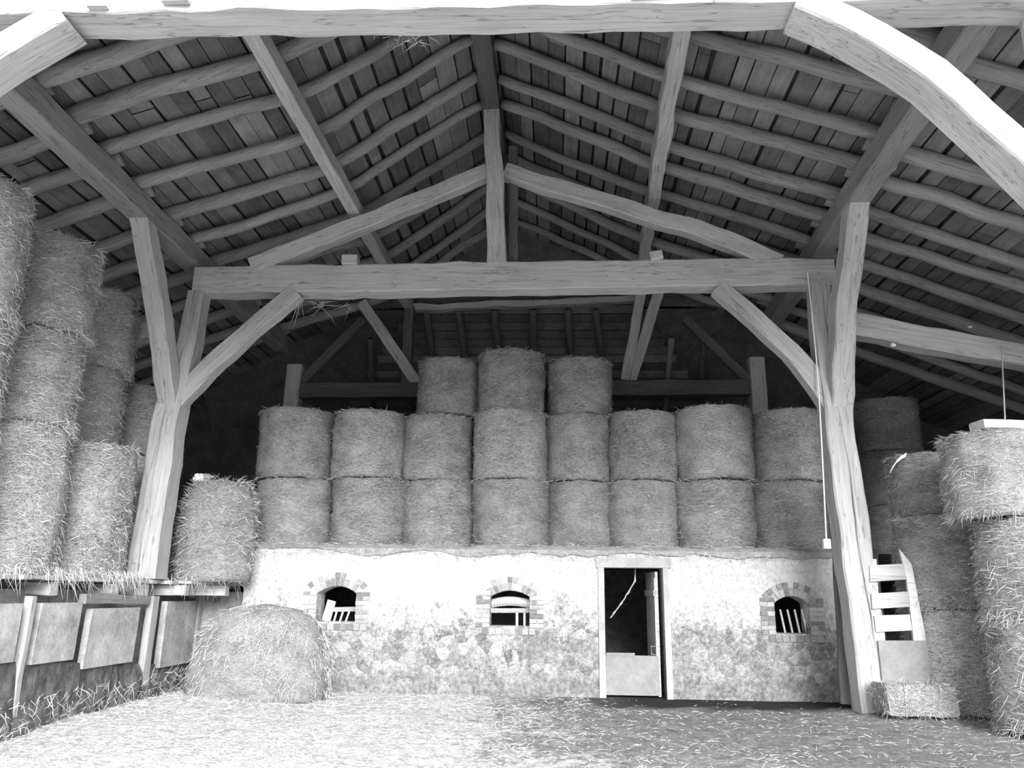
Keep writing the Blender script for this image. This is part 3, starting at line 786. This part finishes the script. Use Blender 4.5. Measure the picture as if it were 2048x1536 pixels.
# rough end-on bale on the platform right of the left post
def blob(name, c, rx, ry, h, seed, nb, pw=2.6, flat_top=.35, L=(.05, .2), wild=1.0, rough=.05, down=0):
    random.seed(seed); m = MB(); S, T = 40, 16; sd = seed*3.3
    rings = []
    for j in range(T+1):
        f = j/T; z = h*f; q = (1-f**pw)**(1/pw) if f < 1 else .02
        q = max(q, .02)
        ring = []
        for k in range(S):
            a = 2*pi*k/S; d = 1+rough*2*noise.noise((cos(a)*1.8+sd, sin(a)*1.8, z*1.6))+rough*noise.noise((cos(a)*6+sd, sin(a)*6, z*6))
            ring.append((cos(a)*rx*q*d, sin(a)*ry*q*d, z+.04*noise.noise((cos(a)*3, sin(a)*3+sd, f*4))*q))
        rings.append(ring)
    m.rings(rings, .5, True, 0, lambda i, j: (2*pi*j/S*rx, h*i/T*1.3))
    def pl_():
        a = random.uniform(0, 2*pi); f = random.random()**.8*.985; q = (1-f**pw)**(1/pw)
        rad = V((cos(a), sin(a), .4*f)); tan_ = V((-sin(a), cos(a), 0))
        return V((cos(a)*rx*q, sin(a)*ry*q, f*h)), rad*random.uniform(.05, wild)+tan_*random.uniform(-1, 1)+V((0, 0, random.uniform(-1, .7)-down))
    blades(m, nb, pl_, L, .003)
    o = m.build(name, [M_BALE, M_BLADE]); o.location = c
    o.data.polygons.foreach_set('use_smooth', np.array([i == 0 for i in m.mi]))
    random.seed(seed+1); return o
o = blob('straw_bale', (-5.72, 13.62, ZP), .62, .55, 1.74, 61, 4200, 4.5, wild=1.2, rough=.06)
tag(o, 'ragged bale of stalk ends on the platform right of the left post', 'hay bale')
o = blob('hay_heap', (-4.55, 13.02, 0.0), 1.08, .82, 1.42, 62, 3600, 2.9, wild=.9, rough=.05, down=.9)
tag(o, 'big rounded heap of loose hay on the floor against the white wall', 'hay heap')
# small square bale in front of the right post
m = MB(); random.seed(8)
S = 10
g = {}
L_, D_, H_ = .98, .46, .40
m2 = bmesh.new(); bmesh.ops.create_cube(m2, size=1); bmesh.ops.subdivide_edges(m2, edges=m2.edges[:], cuts=7, use_grid_fill=True)
for v in m2.verts:
    p = V(v.co); e = sum(1 for t in p if abs(abs(t)-.5) < 1e-4)
    s = 1 if e < 2 else (.975 if e == 2 else .94)
    p = V((p.x*L_*s, p.y*D_*s, p.z*H_*s)); p += V((noise.noise(p*7), noise.noise(p*7+V((5, 0, 0))), noise.noise(p*7+V((0, 5, 0)))))*.022
    v.co = p
m2.verts.ensure_lookup_table()
n0 = len(m.v); m.v += [tuple(v.co) for v in m2.verts]
for f in m2.faces:
    ax = max(range(3), key=lambda i: abs(f.normal[i])); i, j = [q for q in range(3) if q != ax]
    m.face([v.index for v in f.verts], tuple((v.co[i]+ax*3, v.co[j]) for v in f.verts), .5, 0)
m2.free()
def sq():
    ax = random.choice((0, 1, 1, 2, 2)); s = random.choice((-1, 1)); p = V((random.uniform(-.5, .5), random.uniform(-.5, .5), random.uniform(-.5, .5)))
    p[ax] = .5*s; d = V((random.uniform(-1, 1), random.uniform(-1, 1), random.uniform(-1, 1))); d[ax] = s*random.uniform(0, .5)
    return V((p.x*L_, p.y*D_, p.z*H_)), d
blades(m, 900, sq, (.04, .13))
o = m.build('square_bale', [M_BALE, M_BLADE]); o.location = (4.98, 12.02, .29); o.rotation_euler = (0, .02, radians(3))
tag(o, 'small rectangular bale lying in front of the slatted gate and right post', 'hay bale')
for k in (-1, 1):
    t = MB(); c = .002
    R_ = [(k*.24, -D_/2-.012, -H_/2-.01), (k*.24, D_/2+.012, -H_/2-.01), (k*.24, D_/2+.012, H_/2+.01), (k*.24, -D_/2-.012, H_/2+.01), (k*.24, -D_/2-.012, -H_/2-.01)]
    t.tube(R_, .004, 5); t.build('twine', M_CORD, o)

# loose straw along the top edge of the stable wall
random.seed(21); m = MB(); nx_ = 130
for i in range(nx_):
    xa, xb = XL+(XR-XL)*i/nx_, XL+(XR-XL)*(i+1)/nx_
    def prof_(x):
        dr_ = max(0, .10+.11*noise.noise((x*1.1, 3, 0))+.05*noise.noise((x*4, 1, 0)))
        if x < -4.2: dr_ *= .3
        top = 2.42+.03*noise.noise((x*3, 7, 0))
        return [V((x, YW+.02, ZW-dr_)), V((x, YW-.035-.015*noise.noise((x*5, 2, 0)), ZW-dr_+.03)), V((x, YW-.03, ZW+.0)), V((x, YW+.06, top)), V((x, YW+.3, top+.015)), V((x, YW+.62, top))]
    A, B = prof_(xa), prof_(xb)
    for k in range(5): m.quad(A[k], B[k], B[k+1], A[k+1], None, .5, 0)
def ledge():
    x = random.uniform(XL, XR); dr_ = .12+.1*noise.noise((x*1.1, 3, 0))
    f = random.random()
    if f < .5: return V((x, YW-.03, ZW-dr_*random.random())), V((random.uniform(-1, 1), random.uniform(-.4, 0), random.uniform(-.9, .2)))
    return V((x, random.uniform(YW, YW+.5), 2.44)), V((random.uniform(-1, 1), random.uniform(-1, .4), random.uniform(-.2, .3)))
blades(m, 2600, ledge, (.04, .16))
o = m.build('straw_fringe', [M_LITTER, M_BLADE]); tag(o, 'grey loose straw spilling along the top edge of the white stable wall', 'straw', kind='stuff')

# straw litter on the floor
random.seed(22); m = MB()
def litter():
    while True:
        x, y = random.uniform(-6.0, 6.2), random.uniform(6.2, 13.9)
        k = (-.6-x)*.4+(12.8-y)*.05+1.6*noise.noise((x*.9, y*.9, 0))
        if x > .6 and y > 12.6 and random.random() < .9: continue
        if random.random() < max(.15, min(1, .5+k*.6)): break
    return V((x, y, gz(x, y)+.006)), V((random.uniform(-1, 1), random.uniform(-1, 1), random.uniform(-.02, .25)))
blades(m, 34000, litter, (.03, .12), .0024, 0, (0, .8))
o = m.build('straw_litter', [M_BLADE]); tag(o, 'loose straw scattered over the barn floor', 'straw', kind='stuff')

# ------------------------------------------------------------------ left platform, slabs and footing
random.seed(31)
XP = -6.2
# joists under the planks, ends showing along the edge
def edge(t):  # the platform edge seen from the right: along the slabs, then round to the stable wall
    if t < 0: return V((XP, 12.5+t, 0))
    return V((XP+.95*min(1, t/1.5), 12.5+t, 0))
plk = empty('hay_platform', (XP, 12.5, ZP)); tag(plk, 'rough plank platform along the left side carrying the shaggy bales', 'platform')
yy = 7.4
while yy < 14.0:
    wd = random.uniform(.18, .26); e = edge(yy-12.5).x+random.uniform(.0, .12)
    m = MB(); m.box(-11.0-XP, e-XP, yy-12.5, yy-12.5+wd-.012, -.05+random.uniform(-.01, .01), 0, random.random(), .004)
    m.build('plank', W_FRAME, plk); yy += wd
m = MB(); m.box(-11-XP, .9, 14.0-12.5, 20.3-12.5, -.06, 0); m.build('deck', W_DARK, plk)
for i, y in enumerate((8.3, 9.9, 11.3, 12.15, 12.95, 13.5)):
    e = edge(y-12.5).x+random.uniform(.03, .16)
    o = beam('joist', [V((e, y, ZP-.15)), V((e-1.6, y, ZP-.15))], .17, .16, W_FRAME)
    tag(o, 'squared joist end under the platform edge, %s from the front' % ORD[i], 'joist', 'joist ends under the platform')
o = beam('edge_beam', [V((XP+.08, 10.5, ZP-.27)), V((XP+.06, 12.3, ZP-.30))], .10, .13, W_MID)
tag(o, 'grey edge beam under the platform above the concrete slabs', 'beam')
# concrete slabs
def slab(y0, y1, z0, z1, lean, label, mat=M_CONC):
    m = MB(); n = 6
    def P(u, v, s):
        y = y0+(y1-y0)*u; z = z0+(z1-z0)*v
        return V((s*.05+.012*noise.noise((y*2, z*2, s)), y-y0+lean*(z-z0), z-z0))
    for i in range(n):
        for j in range(n):
            u0, u1, v0, v1 = i/n, (i+1)/n, j/n, (j+1)/n
            m.quad(P(u0, v0, 1), P(u1, v0, 1), P(u1, v1, 1), P(u0, v1, 1))
    for a, b_ in (((0, 0), (0, 1)), ((0, 1), (1, 1)), ((1, 1), (1, 0)), ((1, 0), (0, 0))):
        m.quad(P(*a, 1), P(*b_, 1), P(*b_, -1), P(*a, -1))
    m.quad(P(0, 0, -1), P(0, 1, -1), P(1, 1, -1), P(1, 0, -1))
    o = m.build('concrete_slab', mat); o.location = (XP+.05, y0, z0)
    return tag(o, label, 'slab', 'slabs under the left platform')
slab(7.7, 9.28, .80, 1.44, .0, 'stained upright slab at the lower left edge of the view')
slab(9.62, 10.46, .74, 1.44, .05, 'smooth pale upright slab left of the dark gap, under the platform')
slab(10.72, 11.98, .60, 1.36, .06, 'blotchy upright slab with a white patch, left of the slim post')
slab(12.86, 13.96, .44, 1.44, .02, 'grey upright slab right of the slim post, beside the hay heap')
for i, (y, w_, lab) in enumerate(((9.45, .09, 'slim upright at the lower left, first from the edge'), (12.45, .21, 'slim timber upright under the thick left post, between two slabs'), (14.1, .12, 'thin upright at the end of the slabs beside the hay heap'))):
    o = beam('upright', [V((XP+.06, y-.02, -.05)), V((XP+.06, y+.02, ZP-.24))], w_, .10, W_FRAME, up=(1, 0, 0), jit=.006); tag(o, lab, 'post')
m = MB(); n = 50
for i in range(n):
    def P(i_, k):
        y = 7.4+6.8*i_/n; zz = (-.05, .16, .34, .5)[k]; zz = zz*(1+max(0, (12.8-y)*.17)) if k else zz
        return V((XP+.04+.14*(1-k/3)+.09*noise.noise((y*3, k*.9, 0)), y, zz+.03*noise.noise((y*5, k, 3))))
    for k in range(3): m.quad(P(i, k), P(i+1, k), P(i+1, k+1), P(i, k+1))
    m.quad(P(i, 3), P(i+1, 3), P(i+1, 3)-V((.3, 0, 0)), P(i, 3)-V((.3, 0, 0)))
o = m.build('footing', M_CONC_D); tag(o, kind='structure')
m = MB(); m.box(-11.1, XP-.25, 7.4, 14.2, -.05, 1.6); m.box(-11.1, XL-.02, 14.2, 20.5, -.05, 1.6)
tag(m.build('wall_left', M_STONE), kind='structure')
# hanging straw on the platform edge
m = MB(); random.seed(33)
def hang():
    y = random.choice((8.3, 8.9, 9.9, 10.4, 11.2, 11.5, 11.7, 11.9, 13.0, 13.3, 13.6))+random.gauss(0, .2)
    y = min(13.9, max(7.5, y)); p = edge(y-12.5)
    return V((p.x+random.uniform(-.02, .15), y, ZP+random.uniform(-.02, .12))), V((random.uniform(-.1, .6), random.uniform(-.5, .5), -random.uniform(.1, 1.6)))
blades(m, 750, hang, (.08, .34), .003, 0, (0, .75))
def foot():
    y = random.uniform(8.6, 14); return V((XP+random.uniform(.08, .25), y, random.uniform(.0, .5)**1.4)), V((random.uniform(0, .6), random.uniform(-.6, .6), random.uniform(-.7, .9)))
blades(m, 800, foot, (.06, .22), .003, 0, (0, .8))
o = m.build('hanging_straw', [M_BLADE]); tag(o, 'wisps of straw hanging over the edge of the left platform', 'straw', kind='stuff')

# ------------------------------------------------------------------ gate beside the right post
gt = empty('slatted_gate', (4.75, 12.34, 0)); tag(gt, 'short slatted wooden gate leaning beside the right post, with a pale stile', 'gate')
def gbox(name, quad_, mat, th=.03, dy=0):
    m = MB(); o = V(gt.location)
    P = [at(x, y, Y=12.34+dy)-o for x, y in quad_]
    m.rings([[p+V((0, -th/2, 0)) for p in P], [p+V((0, th/2, 0)) for p in P]])
    b_ = m.build(name, mat, gt)
    bv = b_.modifiers.new('b', 'BEVEL'); bv.width = .006; bv.segments = 2
    return b_
gbox('stile', [(1797, 1098), (1822, 1128), (1852, 1284), (1826, 1284), (1812, 1160)], W_PALE, .06, .04)
gbox('slat', [(1738, 1131), (1806, 1127), (1813, 1159), (1740, 1164)], W_FRAME, .03, 0)
gbox('slat', [(1742, 1187), (1815, 1183), (1819, 1214), (1744, 1218)], W_FRAME, .03, 0)
gbox('slat', [(1748, 1231), (1819, 1229), (1824, 1261), (1752, 1264)], W_PALE, .03, 0)
gbox('bottom_panel', [(1755, 1281), (1853, 1281), (1861, 1366), (1764, 1366)], M_BARRIER, .04, -.02)
gbox('stile', [(1738, 1118), (1752, 1118), (1766, 1366), (1750, 1366)], W_FRAME, .05, .05)

# ------------------------------------------------------------------ small things
# white cable down the right post with its junction box
m = MB()
cp = [at(x, y, Y=YA-.26) for x, y in ((1615, 545), (1619, 580), (1625, 640), (1633, 720), (1638, 790), (1643, 880), (1648, 980), (1653, 1085))]
root = empty('cable', cp[-1]); tag(root, 'thin white cable running down the left edge of the right post to a box', 'cable')
m.tube([p-cp[-1] for p in cp], .011, 7); m.build('wire', M_WHITE, root)
m = MB(); m.box(-.05, .05, -.04, .04, -.09, .05); bx_ = m.build('junction_box', M_WHITE, root)
# plank lying on the right bales
o = beam('plank', [at(1953, 851, Y=10.7), at(2150, 856, Y=10.7)+V((.3, .1, 0))], .34, .12, W_PALE, cham=.1); tag(o, 'pale thick plank lying on top of the bales at the right edge', 'plank')
m = MB(); A = at(2003, 690, Y=12.2); B = at(2010, 838, Y=10.7)
m.tube([A.lerp(B, i/8)+V((.015*noise.noise((i, 0, 0)), 0, 0)) for i in range(9)], .009, 6)
tag(m.build('cord', M_CORD), 'dark cord hanging down onto the plank at the right edge', 'cord')
# torn white netting on the slumped bale
m = MB(); random.seed(41)
A = [at(x, y, Y=12.45) for x, y in ((1781, 946), (1786, 936), (1793, 926), (1803, 918), (1812, 913))]
for i in range(4):
    a, b_ = A[i], A[i+1]; w0 = V((.01, -.01, .04+.02*(i in (2, 3))))
    m.quad(a, b_, b_+w0, a+w0*.8)
o = m.build('torn_netting', M_WHITE); so = o.modifiers.new('s', 'SOLIDIFY'); so.thickness = .012; tag(o, 'scrap of white torn netting on the edge of the slumped right bale', 'netting')
# crumpled sheet on the ragged bale
def crumple(name, mat, c, rx, ry, rz, seed, parent=None):
    b_ = bmesh.new(); bmesh.ops.create_icosphere(b_, subdivisions=3, radius=1)
    for v in b_.verts:
        d = 1+.45*noise.noise(v.co*1.7+V((seed, 0, 0)))+.25*noise.noise(v.co*4+V((seed, 4, 0)))
        v.co = V((v.co.x*rx, v.co.y*ry, v.co.z*rz))*d
    me = bpy.data.meshes.new(name); b_.to_mesh(me); b_.free(); me.materials.append(mat)
    o = bpy.data.objects.new(name, me); COL.objects.link(o); o.location = c
    if parent: o.parent = parent
    return o
p = at(398, 956, Y=13.4)
o = crumple('crumpled_sheet', M_WHITE, p, .10, .07, .07, 3.3); tag(o, 'crumpled white and grey sheet on top of the ragged bale by the left post', 'sheet')
q = crumple('grey_fold', M_GREYCLOTH, (.14, .02, .02), .10, .06, .055, 8.1, o); q['label'] = 'grey folded end'
# insulator and scrap in the right aisle
p = at(1786, 690, Y=12.42); o = crumple('insulator', M_WHITE, p, .04, .03, .03, 1.2); tag(o, 'small white insulator under the pale right aisle beam', 'insulator')
p = at(1940, 654, Y=12.9); o = crumple('white_scrap', M_WHITE, p, .035, .03, .02, 5.2); tag(o, 'tiny white scrap caught under the right aisle rafters', 'scrap')
# wisps of straw caught on the frame
def wisp(name, c, n, L, lab, spread, dirs):
    m = MB(); random.seed(int(abs(c.x*100))+3)
    blades(m, n, lambda: (V((random.gauss(0, spread[0]), random.gauss(0, spread[1]), random.gauss(0, spread[2]))), V([random.uniform(*d) for d in dirs])), L, .003, 0, (0, .8))
    o = m.build(name, [M_BLADE]); o.location = c; return tag(o, lab, 'straw')
wisp('straw_wisp', at(600, 604, Y=YA-.2), 16, (.1, .5), 'wisp of straw hanging where the left knee brace meets the tie beam', (.03, .03, .02), ((-.15, .2), (-.1, .1), (-1, -.5)))
wisp('straw_wisp', at(665, 610, Y=YA-.1), 30, (.15, .45), 'straw caught under the tie beam right of the left knee brace', (.22, .05, .03), ((-1, 1), (-.2, .2), (-.4, .1)))
wisp('straw_wisp', at(818, 74, Y=YB+.25), 45, (.05, .16), 'tuft of pale straw stuck behind the front tie beam near the ridge', (.10, .03, .03), ((-1, 1), (-.3, .3), (-.8, .3)))
wisp('straw_wisp', at(1005, 190, Y=YA-.1), 40, (.1, .3), 'tuft of straw at the head of the king post', (.10, .05, .05), ((-.3, 1), (-.3, .3), (-.6, .4)))
# rope strip hooked along the right plate
m = MB(); m.tube([at(1805, 305, Y=10.05), at(1790, 338, Y=10.25), at(1762, 362, Y=10.55)], .012, 6); tag(m.build('rope', M_CORD), 'short rope hooked along the underside of the right plate', 'rope')

# ------------------------------------------------------------------ light
wd = bpy.data.worlds.new('world'); SC.world = wd; wd.use_nodes = True
bg = wd.node_tree.nodes['Background']
nt = wd.node_tree
tc = nt.nodes.new('ShaderNodeTexCoord'); sp = nt.nodes.new('ShaderNodeSeparateXYZ'); nt.links.new(tc.outputs['Generated'], sp.inputs[0])
rp = nt.nodes.new('ShaderNodeValToRGB'); e = rp.color_ramp.elements
e.new(.5); e.new(.7)
for el, (p_, v_) in zip(e, ((0, .22), (.14, .30), (.42, 1.0), (1, 1.15))): el.position = p_; el.color = (v_, v_, v_, 1)   # horizon darkened so less sky light reaches the upper bales
nt.links.new(sp.outputs[2], rp.inputs[0]); nt.links.new(rp.outputs[0], bg.inputs[0])
bg.inputs[1].default_value = 1.35
sun = bpy.data.lights.new('sun', 'SUN'); so = bpy.data.objects.new('sun', sun); COL.objects.link(so)
sun.energy = 2.3; sun.angle = radians(36)
d = V((-.27, 1.0, -.43)).normalized()
so.rotation_euler = d.to_track_quat('-Z', 'Y').to_euler()

SC.view_settings.view_transform = 'Standard'; SC.view_settings.look = 'None'
SC.view_settings.gamma = 1; SC.view_settings.use_curve_mapping = False
SC.view_settings.exposure = 1.45
SC.cycles.use_denoising = True
SC.cycles.max_bounces = 8; SC.cycles.diffuse_bounces = 6
